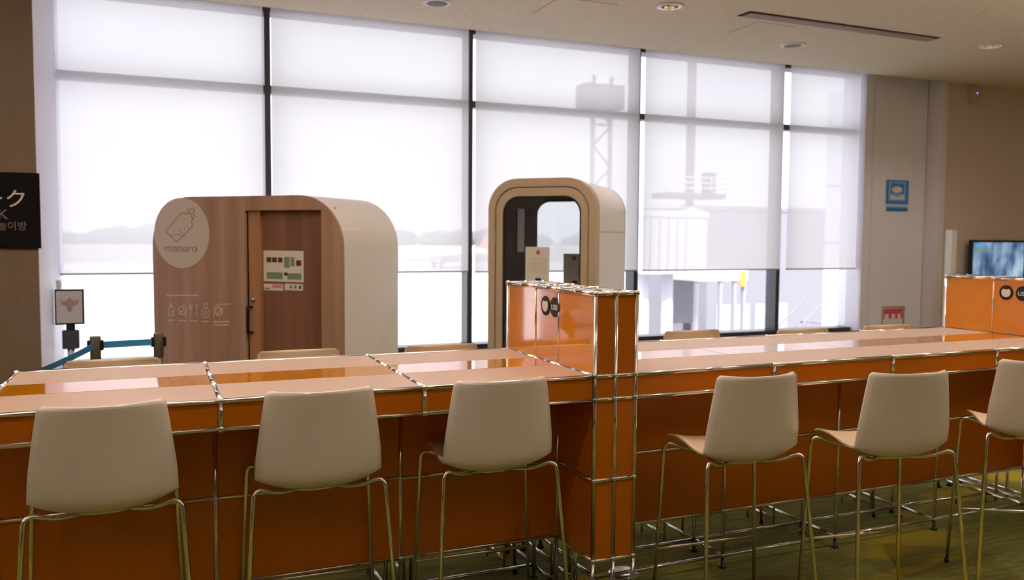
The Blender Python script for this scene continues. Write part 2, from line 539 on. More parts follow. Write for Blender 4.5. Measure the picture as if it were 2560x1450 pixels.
# lattice floodlight tower
tb = at(1500, 600, 60)
t = thing('lattice_tower', 'slim steel lattice tower carrying a square housing, seen through the third blind', 'tower', (tb.x, 60, ZG))
ht = at(1490, 205, 60).z - ZG
hw = 0.80
g = G()
for sx in (-hw, hw):
    for sy in (-0.12, 0.12):
        obj('tower_leg', G().tube([(sx, sy, 0), (sx, sy, ht + (0.5 if sy < 0 else 0))], 0.13, 8), M['tower_steel'], t)
nb = 12
for k in range(nb):
    za, zb = ht * k / nb, ht * (k + 1) / nb
    sgn = 1 if k % 2 else -1
    obj('brace', G().tube([(-hw * sgn, -0.12, za), (hw * sgn, -0.12, zb)], 0.09, 6), M['tower_steel'], t)
    if k % 3 == 0:
        obj('brace', G().tube([(-hw, -0.12, zb), (hw, -0.12, zb)], 0.08, 6), M['tower_steel'], t)
hb = at(1490, 272, 60).z - ZG
obj('housing', G().box(-1.75, 1.75, -0.6, 1.2, hb, ht - 0.2), M['tower_steel'], t, bevel=0.05)

# mast with a railed platform
mb = at(1722, 600, 40)
t = thing('lighting_mast', 'tall pale mast with a railed platform, seen through the fourth blind', 'mast', (mb.x, 40, ZG))
obj('pole', G().tube([(0, 0, 0), (0, 0, 22)], 0.25, 16), M['tower_steel'], t)
pz = at(1722, 497, 40).z - ZG
obj('platform', G().box(-2.0, 1.9, -0.8, 0.8, pz, pz + 0.28), M['tower_steel'], t, bevel=0.02)
for zz in (0.55, 0.85, 1.15):
    obj('guard_rail', G().tube([(-2.0, -0.8, pz + zz), (1.9, -0.8, pz + zz)], 0.045, 6), M['pale_paint'], t)
for xx in (-2.0, -1.0, 0.9, 1.9):
    obj('guard_post', G().tube([(xx, -0.8, pz + 0.28), (xx, -0.8, pz + 1.2)], 0.04, 6), M['pale_paint'], t)
obj('control_box', G().box(0.85, 1.4, -0.5, 0.1, pz + 0.28, pz + 1.5), M['tower_steel'], t, bevel=0.03)
obj('bracket', G().box(-0.5, 0.7, -0.3, 0.3, pz - 0.7, pz - 0.35), M['pale_paint'], t, bevel=0.03)
obj('collar', G().tube([(0, 0, pz - 2.6), (0, 0, pz - 0.4)], 0.42, 16), M['pale_paint'], t)

def block(name, label, cat, p0, p1, y, depth, m, top=None, group=None, zbot=None):
    """a box-like building between two photographed corners at distance y, standing on the apron, with a parapet and a door"""
    a = at(*p0, y); b = at(*p1, y)
    zb = ZG if zbot is None else zbot
    t = thing(name, label, cat, ((a.x + b.x) / 2, y, zb), 0, group)
    hx = abs(b.x - a.x) / 2; hz = a.z - zb
    obj('body', G().box(-hx, hx, 0, depth, 0, hz), m, t, bevel=0.03)
    obj('parapet', G().box(-hx - 0.06, hx + 0.06, -0.06, depth + 0.06, hz - 0.25, hz + 0.05), top or M['pale_paint'], t, bevel=0.02)
    return t, hx, hz

t, hx, hz = block('service_building', 'broad grey service building standing behind the fourth and fifth blinds', 'building', (1772, 516), (2064, 600), 46, 8, M['mid_grey'], M['mid_grey'])
for k in range(4):
    obj('bay_door', G().box(-hx + 0.7 + k * 1.6, -hx + 1.9 + k * 1.6, -0.08, 0.02, 0, 3.4), M['grey_paint'], t, bevel=0.02)
t, hx, hz = block('jet_bridge', 'pale boxy passenger bridge seen through the fourth blind, left of the grey building', 'jet bridge', (1616, 528), (1768, 600), 34, 4, M['pale_paint'], M['pale_paint'], zbot=0.05)
for k in range(5):
    obj('wall_rib', G().box(-hx + 0.2 + k * 0.5, -hx + 0.25 + k * 0.5, -0.05, 0, 0.1, hz - 0.3), M['grey_paint'], t)
for xx in (-0.9, 0.5):
    obj('support_column', G().tube([(xx, 1.5, -6.05), (xx, 1.5, 0)], 0.28, 12), M['pale_paint'], t)
obj('wheel_truck', G().box(-1.3, 0.9, 1.0, 2.0, -6.05, -5.2), M['dark_grey'], t, bevel=0.05)
tw = thing('terminal_wing', 'white terminal wing filling the end of the fifth window', 'building', (11.9, 21, ZG))
obj('body', G().box(-0.0, 9, -9, 0, 0, 12.6), M['pale_paint'], tw, bevel=0.03)
for k in range(6):
    obj('cladding_joint', G().box(-0.02, 0.0, -9, 0, 1.9 + k * 1.9, 1.94 + k * 1.9), M['grey_paint'], tw)
tw.location = (at(2066, 400, 22).x, 22, ZG)
pt = thing('roof_parapet', 'white rounded roof edge lying just beyond the window sill', 'parapet', (3.5, 11, -1.2))
obj('coping', G().box(-6, 12, -0.3, 0.6, 0.0, 0.35), M['pale_paint'], pt, bevel=0.08)
obj('upstand', G().box(-6, 12, -0.15, 0.45, -4.8, 0.0), M['pale_paint'], pt)

# ground equipment below the blinds
def eq(name, label, cat, px, py, y, sx, sy, sz, m):
    p = at(px, py, y)
    t = thing(name, label, cat, (p.x, y, ZG))
    obj('body', G().box(-sx / 2, sx / 2, 0, sy, 0.45, sz), m, t, bevel=0.06)
    obj('undercarriage', G().box(-sx / 2 + 0.1, sx / 2 - 0.1, 0.1, sy - 0.1, 0.25, 0.45), M['dark_grey'], t)
    for xx in (-sx / 2 + 0.4, sx / 2 - 0.4):
        obj('wheel', G().tube([(xx, -0.05, 0.35), (xx, 0.15, 0.35)], 0.35, 14), M['dark_grey'], t)
    return t
t = eq('baggage_tug', 'red ground vehicle parked beyond the window beside the orange partition', 'vehicle', 1625, 806, 30, 1.9, 1.4, 1.1, M['red'])
obj('cab', G().box(-0.5, 0.7, 0.2, 1.2, 1.1, 1.9), M['pale_paint'], t, bevel=0.05)
t = eq('power_cart', 'grey equipment cabinet on wheels beyond the fourth window, under the dark canopy', 'equipment', 1760, 790, 31, 2.4, 1.5, 3.2, M['pale_paint'])
obj('louvre', G().box(-0.9, 0.3, -0.04, 0, 2.0, 2.8), M['mid_grey'], t)
t = eq('stair_truck', 'grey boarding steps with dark treads beyond the fifth window', 'vehicle', 2010, 790, 32, 3.0, 1.6, 1.3, M['grey_paint'])
for k in range(9):
    obj('step', G().box(-1.5 + k * 0.33, -1.1 + k * 0.33, 0.1, 1.5, 1.4 + k * 0.27, 1.46 + k * 0.27), M['mid_grey'], t)
for yy in (0.1, 1.5):
    obj('handrail', G().tube([(-1.5, yy, 2.4), (1.5, yy, 4.8)], 0.05, 6), M['mid_grey'], t)
    obj('stringer', G().tube([(-1.5, yy, 1.2), (1.5, yy, 3.7)], 0.09, 6), M['mid_grey'], t)
t = thing('equipment_canopy', 'dark steel canopy frame with a white fascia beyond the fourth window', 'canopy', (at(1800, 700, 36).x, 36, ZG))
za = at(1800, 702, 36).z - ZG; zb = at(1800, 675, 36).z - ZG
obj('fascia', G().box(-1.5, 1.7, -0.1, 2.4, za, zb), M['white'], t, bevel=0.03)
for xx in (-1.4, 0.1, 1.0, 1.6):
    obj('post', G().box(xx - 0.09, xx + 0.09, 0, 0.2, 0, za), M['grey_paint'], t, bevel=0.01)
obj('back_panel', G().box(-1.4, 0.2, 2.2, 2.3, za - 2.4, za), M['mid_grey'], t)
obj('beacon', G().box(1.2, 1.5, -0.2, 0, za - 0.3, zb - 0.05), M['orange_stud'], t, bevel=0.03)
# airliner far off on the apron
p = at(1085, 668, 210)
t = thing('airliner', 'white airliner parked far out on the apron, low behind the second blind', 'aircraft', (p.x, 210, ZG))
prof = [(-16, 0.2), (-15, 1.0), (-12, 1.9), (-8, 2.0), (9, 2.0), (13, 1.3), (17, 0.3)]
obj('fuselage', G().tube([(a, 0, 3.6 + (0.5 if a > 10 else 0)) for a, _ in prof], [b for _, b in prof], 14), M['white'], t)
obj('tail_fin', G().prism([(12, 5), (15.5, 5), (18, 10.2), (15.6, 10.2)], -0.15, 0.15), M['pink'], t)
obj('wing', G().add([(-3, -1, 2.8), (3, -1, 2.8), (8, -16, 3.8), (6, -16, 3.8), (-3, -1, 3.1), (3, -1, 3.1), (8, -16, 3.9), (6, -16, 3.9)],
    [(0, 1, 2, 3), (4, 7, 6, 5), (0, 4, 5, 1), (1, 5, 6, 2), (2, 6, 7, 3), (3, 7, 4, 0)]), M['pale_paint'], t)
obj('engine', G().tube([(-2.5, -6, 2.0), (1.0, -6, 2.0)], 0.95, 12), M['grey_paint'], t)
for xx, yy in ((-12, 0), (1, -3), (1, 3)):
    obj('wheel_leg', G().tube([(xx, yy, 0), (xx, yy, 2.4)], 0.3, 8), M['dark_grey'], t)

# ------------------------------------------------------------------ roller blinds
bl = [(-0.775, 1.034, 1.322, 'roller blind furthest along towards the pier, behind the wooden booth'),
      (1.111, 3.188, 1.312, 'roller blind between the wooden booth and the glass booth'),
      (3.267, 5.344, 1.306, 'roller blind directly behind the beige glass booth'),
      (5.416, 7.499, 1.304, 'roller blind with a mast and platform showing through it'),
      (7.597, 8.78, 1.304, 'narrow roller blind next to the white panelled wall')]
for xa, xb, zb, lab in bl:
    t = thing('roller_blind', 'pale screen ' + lab, 'blind', ((xa + xb) / 2, YBL, zb), 0, 'roller blinds on the window wall')
    hx = (xb - xa) / 2
    obj('fabric', G().add([(-hx, 0, 0.0), (hx, 0, 0.0), (hx, 0, 4.10 - zb), (-hx, 0, 4.10 - zb)], [(0, 1, 2, 3)]), M['blind'], t)
    obj('bottom_bar', G().tube([(-hx, 0, 0), (hx, 0, 0)], 0.009, 8), M['vent_slat'], t)
    obj('roller', G().tube([(-hx, 0, 4.12 - zb), (hx, 0, 4.12 - zb)], 0.042, 12), M['white'], t)

# ------------------------------------------------------------------ ceiling fixtures
def drill(spots, r, depth):
    g = G()
    for x, y in spots:
        g.lathe([(0, 0.0), (r, 0.0), (r, depth + 0.1), (0, depth + 0.1)], (x, y, CEIL - 0.1), 32)
    c = obj('cutter', g, M['white'])
    md = ce.modifiers.new('wells', 'BOOLEAN')
    md.operation = 'DIFFERENCE'; md.object = c; md.solver = 'EXACT'
    dg = bpy.context.evaluated_depsgraph_get()
    me = bpy.data.meshes.new_from_object(ce.evaluated_get(dg))
    ce.modifiers.clear()
    ce.data = me
    bpy.data.objects.remove(c)
LAMPS = [(4.48, 6.79), (8.60, 6.65), (-3.7, 6.7)] + [(xx, yy) for yy in (3.4, 1.7, -2.6) for xx in (-3.7, 0.4, 4.5, 8.6, 12.2)]
drill(LAMPS, 0.0885, 0.10)
def area_lamp(x, y, z, power, size):
    ld = bpy.data.lights.new('lamp', 'AREA')
    ld.shape = 'DISK'; ld.size = size; ld.energy = power; ld.color = LAMP_COL; ld.spread = math.radians(150)
    return ld
def downlight(x, y, label, power=10.0):
    t = thing('downlight', label, 'downlight', (x, y, CEIL), 0, 'recessed downlights in the ceiling')
    obj('trim_ring', G().lathe([(0.088, 0.0), (0.13, -0.002), (0.132, -0.008), (0.12, -0.014), (0.09, -0.010), (0.088, 0.0)], n=32), M['white'], t)
    obj('reflector', G().lathe([(0.0885, -0.009), (0.086, 0.02), (0.074, 0.05), (0.056, 0.080), (0.0, 0.092)], n=12, smooth=False), M['reflector'], t)
    obj('lamp', G().sphere((0, 0, 0.070), 0.020, 12, 8), M['lamp_glow'], t)
    ld = area_lamp(x, y, 0, power, 0.07)
    l = bpy.data.objects.new('lamp_light', ld)
    COL.objects.link(l); l.parent = t; l.location = (0, 0, 0.045)
    return t
downlight(4.48, 6.79, 'recessed downlight with a faceted reflector, left of the long air slot', 12.0)
downlight(8.60, 6.65, 'recessed downlight right of the long air slot', 12.0)
for yy, pw in ((3.4, 8.0), (1.7, 16.5), (-2.6, 2.0)):
    for xx in (-3.7, 0.4, 4.5, 8.6, 12.2):
        downlight(xx, yy, 'recessed ceiling downlight above the picture, %s, %s' % ({3.4: 'row over the near stools', 1.7: 'row over the walkway', -2.6: 'row by the rear wall'}[yy], {-3.7: 'beyond the pier', 0.4: 'over the open counter end', 4.5: 'over the long counter', 8.6: 'over the end partition', 12.2: 'by the side wall'}[xx]), pw)
downlight(-3.7, 6.7, 'recessed ceiling downlight beyond the pier')
for (yy, lab) in ((3.9, 'suspended linear uplight trough added to brighten the ceiling above the open counter end, out of view'), (2.9, 'suspended linear uplight trough added to brighten the ceiling by the side wall, out of view'), (-0.9, 'suspended linear uplight trough added to brighten the ceiling over the walkway, out of view')):  # made-up fill lamps, added out of view to brighten ceiling and walls
    t = thing('fill_trough', lab, 'lamp', ({3.9: -1.5, 2.9: 11.5}.get(yy, 3.0), yy, 3.35 if yy > 3 else 2.95))
    hl = 2.4 if yy == 2.9 else 6.0
    if yy == 2.9: t.location.x = 9.0
    obj('trough', G().box(-hl, hl, -0.11, 0.11, -0.05, -0.03).box(-hl, hl, -0.12, -0.105, -0.05, 0.03).box(-hl, hl, 0.105, 0.12, -0.05, 0.03), M['white'], t)
    for xx in (-hl * 0.9, 0, hl * 0.9):
        obj('hanger', G().tube([(xx, 0, -0.03), (xx, 0, CEIL - (3.35 if yy > 3 else 2.95))], 0.006, 6), M['steel'], t)
    ld = bpy.data.lights.new('fill', 'AREA')
    ld.shape = 'RECTANGLE'; ld.size = hl * 1.96; ld.size_y = 0.16; ld.energy = FILL_W * {3.9: 1.5, 2.9: 0.95, -0.9: 0.5}[yy]; ld.color = (1.0, 0.91, 0.85)
    l = bpy.data.objects.new('fill', ld)
    COL.objects.link(l); l.parent = t; l.location = (0, 0, 0.0); l.rotation_euler = (PI, 0, 0)
for (x, y, lab) in ((6.60, 7.54, 'round white ceiling speaker with grey grille, under the long air slot'), (2.465, 7.58, 'round white ceiling speaker with grey grille, above the wooden booth')):
    t = thing('ceiling_speaker', lab, 'speaker', (x, y, CEIL))
    obj('trim_ring', G().lathe([(0.095, -0.004), (0.10, -0.012), (0.135, -0.008), (0.14, 0.0)], n=32), M['white'], t)
    obj('grille', G().lathe([(0.0, -0.006), (0.097, -0.006), (0.097, 0.0)], n=32), M['grille'], t)
t = thing('air_diffuser', 'long slotted air diffuser set in the ceiling', 'air vent', (6.53, 6.71, CEIL))
obj('frame', G().ring([(-1.27, -0.10), (1.27, -0.10), (1.27, 0.10), (-1.27, 0.10)], [(-1.235, -0.07), (1.235, -0.07), (1.235, 0.07), (-1.235, 0.07)], 0, 0.012), M['white'], t, loc=(0, 0, 0), rot=(PI / 2, 0, 0))
for k in range(6):
    yy = -0.057 + k * 0.0228
    obj('slat', G().box(-1.235, 1.235, yy - 0.0060, yy + 0.0060, -0.014, -0.002), M['vent_slat'], t)
obj('slot_back', G().box(-1.235, 1.235, -0.07, 0.07, -0.003, -0.0005), M['dark_grey'], t)
for (x, y, sz, lab) in ((3.72, 7.25, 0.60, 'square ceiling access hatch between the speaker and the downlight'), (5.85, 7.15, 0.5, 'square ceiling access hatch beside the long air slot')):
    t = thing('access_hatch', lab, 'hatch', (x, y, CEIL))
    h2 = sz / 2
    obj('lid', G().box(-h2, h2, -h2, h2, -0.002, 0.004), M['ceiling'], t)
    obj('edge_strip', G().ring([(-h2 - 0.006, -h2 - 0.006), (h2 + 0.006, -h2 - 0.006), (h2 + 0.006, h2 + 0.006), (-h2 - 0.006, h2 + 0.006)], [(-h2, -h2), (h2, -h2), (h2, h2), (-h2, h2)], 0.0, 0.004), M['vent_slat'], t, rot=(PI / 2, 0, 0))

# ------------------------------------------------------------------ orange counters
def counter(name, label, xs, seam_tubes, end_left=False):
    base = ((xs[0] + xs[-1]) / 2, (Y0 + YC) / 2, 0)
    t = thing(name, label, 'counter', base)
    tb_ = lambda n, a, b, r=TR: tube_between(n, a, b, r, t, base=base)
    zt = H + 0.004
    gap = TR if seam_tubes else 0.0012
    for i in range(len(xs) - 1):
        a, b = xs[i], xs[i + 1]
        pa, pb = a + gap, b - gap
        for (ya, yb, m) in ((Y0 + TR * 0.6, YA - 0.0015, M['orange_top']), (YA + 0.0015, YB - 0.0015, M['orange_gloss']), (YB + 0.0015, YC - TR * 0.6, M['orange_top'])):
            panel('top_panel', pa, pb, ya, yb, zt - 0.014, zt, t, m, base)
        for y, dy in ((Y0, 0.0), (YC, -0.012)):
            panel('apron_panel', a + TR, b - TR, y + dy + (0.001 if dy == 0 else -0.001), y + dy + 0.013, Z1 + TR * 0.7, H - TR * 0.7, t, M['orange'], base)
            for z in (H, Z1):
                tb_('rail', (a, y, z), (b, y, z))
        for ya, yb in ((Y0 + TR, YA), (YB, YC - TR)):
            panel('soffit_panel', a + 0.004, b - 0.004, ya, yb, Z1 - 0.006, Z1 + 0.006, t, M['orange'], base)
        for y, dy in ((YA, 0.0), (YB, -0.012)):
            for za, zb in ((Z3, Z2), (Z2, Z1)):
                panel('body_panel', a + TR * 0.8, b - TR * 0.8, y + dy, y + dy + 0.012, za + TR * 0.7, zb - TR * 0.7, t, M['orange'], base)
            for z in (Z2, Z3, 0.062):
                tb_('rail', (a, y, z), (b, y, z))
    for i, x in enumerate(xs):
        inner = 0 < i < len(xs) - 1
        if i == len(xs) - 1 and not end_left: continue
        if i == 0 and not end_left: continue
        for y in (Y0, YC):
            tb_('upright', (x, y, Z1), (x, y, H))
            for z in (Z1, H): ball((x, y, z), t, base)
        zs = H - (0 if seam_tubes else 0.012)
        for ya, yb in ((Y0, YA), (YA, YB), (YB, YC)):
            tb_('cross_rail', (x, ya, zs), (x, yb, zs))
        for y in (YA, YB):
            ball((x, y, zs), t, base)
            tb_('upright', (x, y, 0.03), (x, y, Z1))
            for z in (Z2, Z3, 0.062): ball((x, y, z), t, base, 0.0125)
            obj('foot', G().lathe([(0.0, 0.04), (0.010, 0.04), (0.010, 0.012), (0.021, 0.008), (0.021, 0.0), (0, 0)], n=12), M['black'], t, loc=(x - base[0], y - base[1], 0))
        tb_('cross_rail', (x, YA, 0.062), (x, YB, 0.062))
        tb_('cross_rail', (x, YB, 0.062), (x, YC, 0.062))
        xo = x + (0.12 if x < X0 else -0.11)
        tb_('cross_rail', (xo, 3.83, 0.062), (xo, YC, 0.062))
        for y in (3.83, YC):
            tb_('stub_leg', (xo, y, 0.0), (xo, y, Z3), 0.007)
        tb_('stub_leg', (x, YC, 0.0), (x, YC, Z3), 0.007)
        tb_('rail', (min(x, xo), YC, Z3), (max(x, xo), YC, Z3), 0.007)
        tb_('cross_rail', (x, YB, Z3), (x, YC, Z3), 0.007)
    if end_left:
        x = xs[0]
        panel('end_panel', x - 0.001, x + 0.012, Y0 + TR, YC - TR, Z1 + 0.007, H - 0.007, t, M['orange'], base)
        for za, zb in ((Z3, Z2), (Z2, Z1)):
            panel('end_panel', x - 0.001, x + 0.012, YA + TR, YB - TR, za + 0.007, zb - 0.007, t, M['orange'], base)
        tb_('cross_rail', (x, Y0, Z1), (x, YC, Z1))
    return t
counter('bar_counter', 'orange panelled bar counter with chrome tubes, left of the partition that rises from it', [X0 - 3 * S, X0 - 2 * S, X0 - S, X0], True, True)
counter('bar_counter', 'orange panelled bar counter running on right of the central partition', [XR + k * S for k in range(5)], False)

def partition(x, label):
    base = (x + 0.1, (Y0 + YC) / 2, 0)
    t = thing('partition_cabinet', label, 'partition', base)
    tb_ = lambda n, a, b, r=TR: tube_between(n, a, b, r, t, base=base)
    ZT = H + 0.35
    xs = (x, x + 0.1, x + 0.2)
    ys = (Y0, YA, YB, YC)
    zs = (Z3, Z2, Z1, H, ZT)
    q = TR * 0.75
    for k in range(len(zs) - 1):
        za, zb = zs[k] + q, zs[k + 1] - q
        for i in range(2):
            panel('front_panel', xs[i] + q, xs[i + 1] - q, Y0, Y0 + 0.012, za, zb, t, M['orange'], base)
            panel('back_panel', xs[i] + q, xs[i + 1] - q, YC - 0.012, YC, za, zb, t, M['orange'], base)
        for j in range(3):
            m = M['orange_gloss'] if k == 3 else M['orange']
            if k == 2 or (k < 2 and j == 1): 
                continue
            ya, yb = ys[j] + q * (0.3 if k == 3 else 1), ys[j + 1] - q * (0.3 if k == 3 else 1)
            panel('side_panel', x, x + 0.012, ya, yb, za, zb, t, m, base)
            panel('side_panel', x + 0.188, x + 0.2, ya, yb, za, zb, t, m, base)
    for i in range(2):
        for j in range(3):
            panel('top_panel', xs[i] + q, xs[i + 1] - q, ys[j] + q, ys[j + 1] - q, ZT - 0.008, ZT + 0.004, t, M['orange_top'], base)
    for xx in xs:
        for y in (Y0, YC):
            tb_('upright', (xx, y, Z3), (xx, y, ZT))
            tb_('leg', (xx, y, 0.02), (xx, y, Z3))
            obj('foot', G().lathe([(0.0, 0.03), (0.010, 0.03), (0.021, 0.008), (0.021, 0.0), (0, 0)], n=12), M['black'], t, loc=(xx - base[0], y - base[1], 0))
            for z in zs: ball((xx, y, z), t, base)
        for j in range(3):
            tb_('cross_rail', (xx, ys[j], ZT), (xx, ys[j + 1], ZT))
            tb_('cross_rail', (xx, ys[j], 0.062), (xx, ys[j + 1], 0.062))
            if xx != xs[1]:
                tb_('cross_rail', (xx, ys[j], Z2), (xx, ys[j + 1], Z2), 0.007)
                tb_('cross_rail', (xx, ys[j], Z3), (xx, ys[j + 1], Z3))
        for y in (YA, YB):
            ball((xx, y, ZT), t, base)
            tb_('leg', (xx, y, 0.0), (xx, y, Z3))
    for y in ys:
        for i in range(2):
            tb_('rail', (xs[i], y, ZT), (xs[i + 1], y, ZT))
            if y in (Y0, YC):
                for z in (Z3, Z2, Z1, H, 0.062):
                    tb_('rail', (xs[i], y, z), (xs[i + 1], y, z))
    for xx in (x, x + 0.2):
        for y in (YA, YB):
            tb_('upright', (xx, y, H + 0.008), (xx, y, ZT), 0.005)
    # socket plates on the left face: a plug symbol and USB
    for (yy, kind) in ((3.60 if x < 3 else 3.625, 0), (3.50 if x < 3 else 3.515, 1)):
        s = obj('socket_plate', disc((0, 0), 0.046, -0.004, 0.0), M['black'], t, loc=(x - 0.0005 - base[0], yy - base[1], H + 0.265), rot=(0, 0, -PI / 2))
        if kind == 0:
            obj('plug_symbol', G().prism([(-0.020, 0.024), (-0.009, 0.020), (0.009, 0.020), (0.020, 0.024), (0.030, 0.010), (0.030, -0.008), (0.020, -0.022), (0.006, -0.028), (-0.006, -0.028), (-0.020, -0.022), (-0.030, -0.008), (-0.030, 0.010)], -0.0055, -0.004), M['paper'], s)
        else:
            put('lettering', text_mesh('lettering', 'USB', 0.036, M['paper'], 0.0007), s, (0, -0.005, -0.013), (PI / 2, 0, 0))
    return t
partition(X0, 'narrow orange partition cabinet standing between the two bar counters')
partition(XR + 4 * S, 'orange partition cabinet by the taupe wall, in front of the television')
o = tag(obj('floor_outlet', G().lathe([(0.0, 0.012), (0.06, 0.012), (0.075, 0.004), (0.078, 0.0)], n=28), M['steel'], loc=(2.155, 3.59, 0)), 'round grey floor outlet cover on the carpet below the central partition', 'floor outlet')

# ------------------------------------------------------------------ stools
def shell_mesh():
    ctrl = [(0.410, 0.772), (0.378, 0.784), (0.320, 0.785), (0.250, 0.776), (0.170, 0.756), (0.110, 0.747), (0.065, 0.750), (0.035, 0.770), (0.020, 0.808), (0.012, 0.880), (0.006, 0.960), (-0.002, 1.045), (-0.010, 1.118)]
    hw = [0.196, 0.206, 0.216, 0.222, 0.226, 0.229, 0.231, 0.232, 0.231, 0.227, 0.217, 0.205, 0.193]
    dep = [0.018, 0.024, 0.031, 0.036, 0.041, 0.046, 0.050, 0.051, 0.050, 0.048, 0.047, 0.048, 0.050]
    def cr(P, n):
        out = []
        for i in range(len(P) - 1):
            p0, p1, p2, p3 = P[max(i - 1, 0)], P[i], P[i + 1], P[min(i + 2, len(P) - 1)]
            for k in range(n):
                t_ = k / n
                out.append(0.5 * ((2 * p1) + (-p0 + p2) * t_ + (2 * p0 - 5 * p1 + 4 * p2 - p3) * t_ ** 2 + (-p0 + 3 * p1 - 3 * p2 + p3) * t_ ** 3))
        out.append(P[-1])
        return out
    n = 4
    ys, zs, ws, ds = cr([c[0] for c in ctrl], n), cr([c[1] for c in ctrl], n), cr(hw, n), cr(dep, n)
    NS, NU, TH = len(ys), 18, 0.009
    arc = [0]
    for i in range(1, NS): arc.append(arc[-1] + math.hypot(ys[i] - ys[i - 1], zs[i] - zs[i - 1]))
    inn, out = [], []
    for i in range(NS):
        a, b = max(i - 1, 0), min(i + 1, NS - 1)
        ty, tz = ys[b] - ys[a], zs[b] - zs[a]
        l = math.hypot(ty, tz); ty /= l; tz /= l
        ny, nz_ = tz, -ty
        e = min(arc[i], arc[-1] - arc[i])
        rc = 0.013
        shrink = rc - math.sqrt(max(rc * rc - max(rc - e, 0) ** 2, 0)) if e < rc else 0
        for k in range(NU + 1):
            u = -1 + 2 * k / NU
            x = (ws[i] - shrink) * u
            off = ds[i] * abs(u) ** 2.3
            for lst, s in ((inn, TH / 2), (out, -TH / 2)):
                lst.append((x, ys[i] + ny * (off + s), zs[i] + nz_ * (off + s)))
    g = G()
    w_ = NU + 1
    quad = [(i * w_ + k, i * w_ + k + 1, (i + 1) * w_ + k + 1, (i + 1) * w_ + k) for i in range(NS - 1) for k in range(NU)]
    g.add(inn, quad, True, 1)
    g.add(out, [tuple(reversed(q)) for q in quad], True, 0)
    per = [k for k in range(w_)] + [i * w_ + NU for i in range(1, NS)] + [(NS - 1) * w_ + k for k in range(NU - 1, -1, -1)] + [i * w_ for i in range(NS - 2, 0, -1)]
    n_ = NS * w_
    m_ = len(per)
    g.add(inn + out, [(per[i], per[(i + 1) % m_], n_ + per[(i + 1) % m_], n_ + per[i]) for i in range(m_)], False, 0)
    return g.mesh('shell', [M['stool_white'], M['stool_sand']])

def bend(pts, r=0.03, n=5):
    """round the inner corners of a polyline"""
    P = [Vector(p) for p in pts]
    out = [P[0]]
    for i in range(1, len(P) - 1):
        a, b, c = P[i - 1], P[i], P[i + 1]
        d1, d2 = (a - b), (c - b)
        rr = min(r, d1.length * 0.45, d2.length * 0.45)
        p, q = b + d1.normalized() * rr, b + d2.normalized() * rr
        for k in range(n + 1):
            t_ = k / n
            out.append(p * (1 - t_) ** 2 + b * 2 * t_ * (1 - t_) + q * t_ ** 2)
    out.append(P[-1])
    return out

FEET = {}
def make_stool(label, group):
    t = thing('bar_stool', label, 'bar stool', (0, 0, 0), 0, group)
    put('shell', shell_mesh(), t)
    ZB, LR = 0.776, 0.0085
    for sx in (-1, 1):
        for rear in (True, False):
            if rear:
                b0, b1 = (sx * 0.238, 0.035, ZB), (sx * 0.285, -0.05, 0.012)
                pts = [(sx * 0.045, 0.15, 0.727), (sx * 0.15, 0.085, 0.733), b0, b1]
            else:
                b0, b1 = (sx * 0.238, 0.375, ZB + 0.006), (sx * 0.272, 0.395, 0.012)
                pts = [(sx * 0.045, 0.26, 0.742), (sx * 0.15, 0.32, 0.752), b0, b1]
            lg = obj('leg', G().tube(bend(pts, 0.045, 6), LR, 10), M['chrome'], t)
            obj('foot_cap', G().lathe([(0, 0), (0.012, 0), (0.012, 0.014), (0.009, 0.022), (0, 0.022)], (b1[0], b1[1], 0), 12), M['black'], lg)
    def on(sx, z):
        k = (ZB + 0.006 - z) / (ZB + 0.006 - 0.012)
        return (sx * (0.238 + 0.034 * k), 0.375 + 0.02 * k, z)
    obj('footrest', G().tube([on(-1, 0.29), on(1, 0.29)], LR, 10), M['chrome'], t)
    ring_ = [(0.10 * math.cos(a), 0.20 + 0.115 * math.sin(a), 0.734 - 0.006 * math.cos(2 * a)) for a in [2 * PI * k / 24 for k in range(25)]]
    obj('support_ring', G().tube(ring_, 0.008, 8), M['chrome'], t)
    obj('mounting_plate', G().box(-0.075, 0.075, 0.13, 0.27, 0.735, 0.745), M['black'], t, bevel=0.002)
    return t

near = [(-0.158, 3.040, 2.0, 'white bar stool drawn up to the left counter, nearest its open end'),
        (0.555, 3.045, -2.0, 'white bar stool in the middle of the three at the left counter'),
        (1.262, 3.020, -2.0, 'white bar stool at the left counter, next to the central partition'),
        (2.300, 2.750, -3.0, 'white bar stool just right of the central partition, backrest towards us'),
        (2.955, 2.575, -9.0, 'white bar stool at the right counter, second from the central partition'),
        (3.825, 2.600, -32.0, 'white bar stool turned sideways at the edge of the picture, third from the partition')]
far = [(-0.170, 4.200, 180.0, 'sand seat back peeping over the left counter in front of the belt barrier'),
       (0.655, 4.235, 180.0, 'sand seat back peeping over the left counter in front of the wooden booth door'),
       (1.375, 4.190, 180.0, 'sand seat back peeping over the left counter between the two booths'),
       (3.035, 4.330, 178.0, 'sand seat back peeping over the right counter, nearest the central partition'),
       (3.755, 4.170, 178.0, 'sand seat back peeping over the right counter below the window mullion'),
       (4.465, 4.170, 178.0, 'sand seat back peeping over the right counter below the red poster')]
proto = None
for (x, y, rz, lab) in near + far:
    isn = rz < 90
    if proto is None:
        proto = s = make_stool(lab, 'bar stools on the near side of the counters')
    else:
        s = copy_tree(proto)
    s['label'] = lab
    s['group'] = 'bar stools on the near side of the counters' if isn else 'bar stools on the window side of the counters'
    s.location = (x, y, 0)
    s.rotation_euler = (0, 0, math.radians(rz))

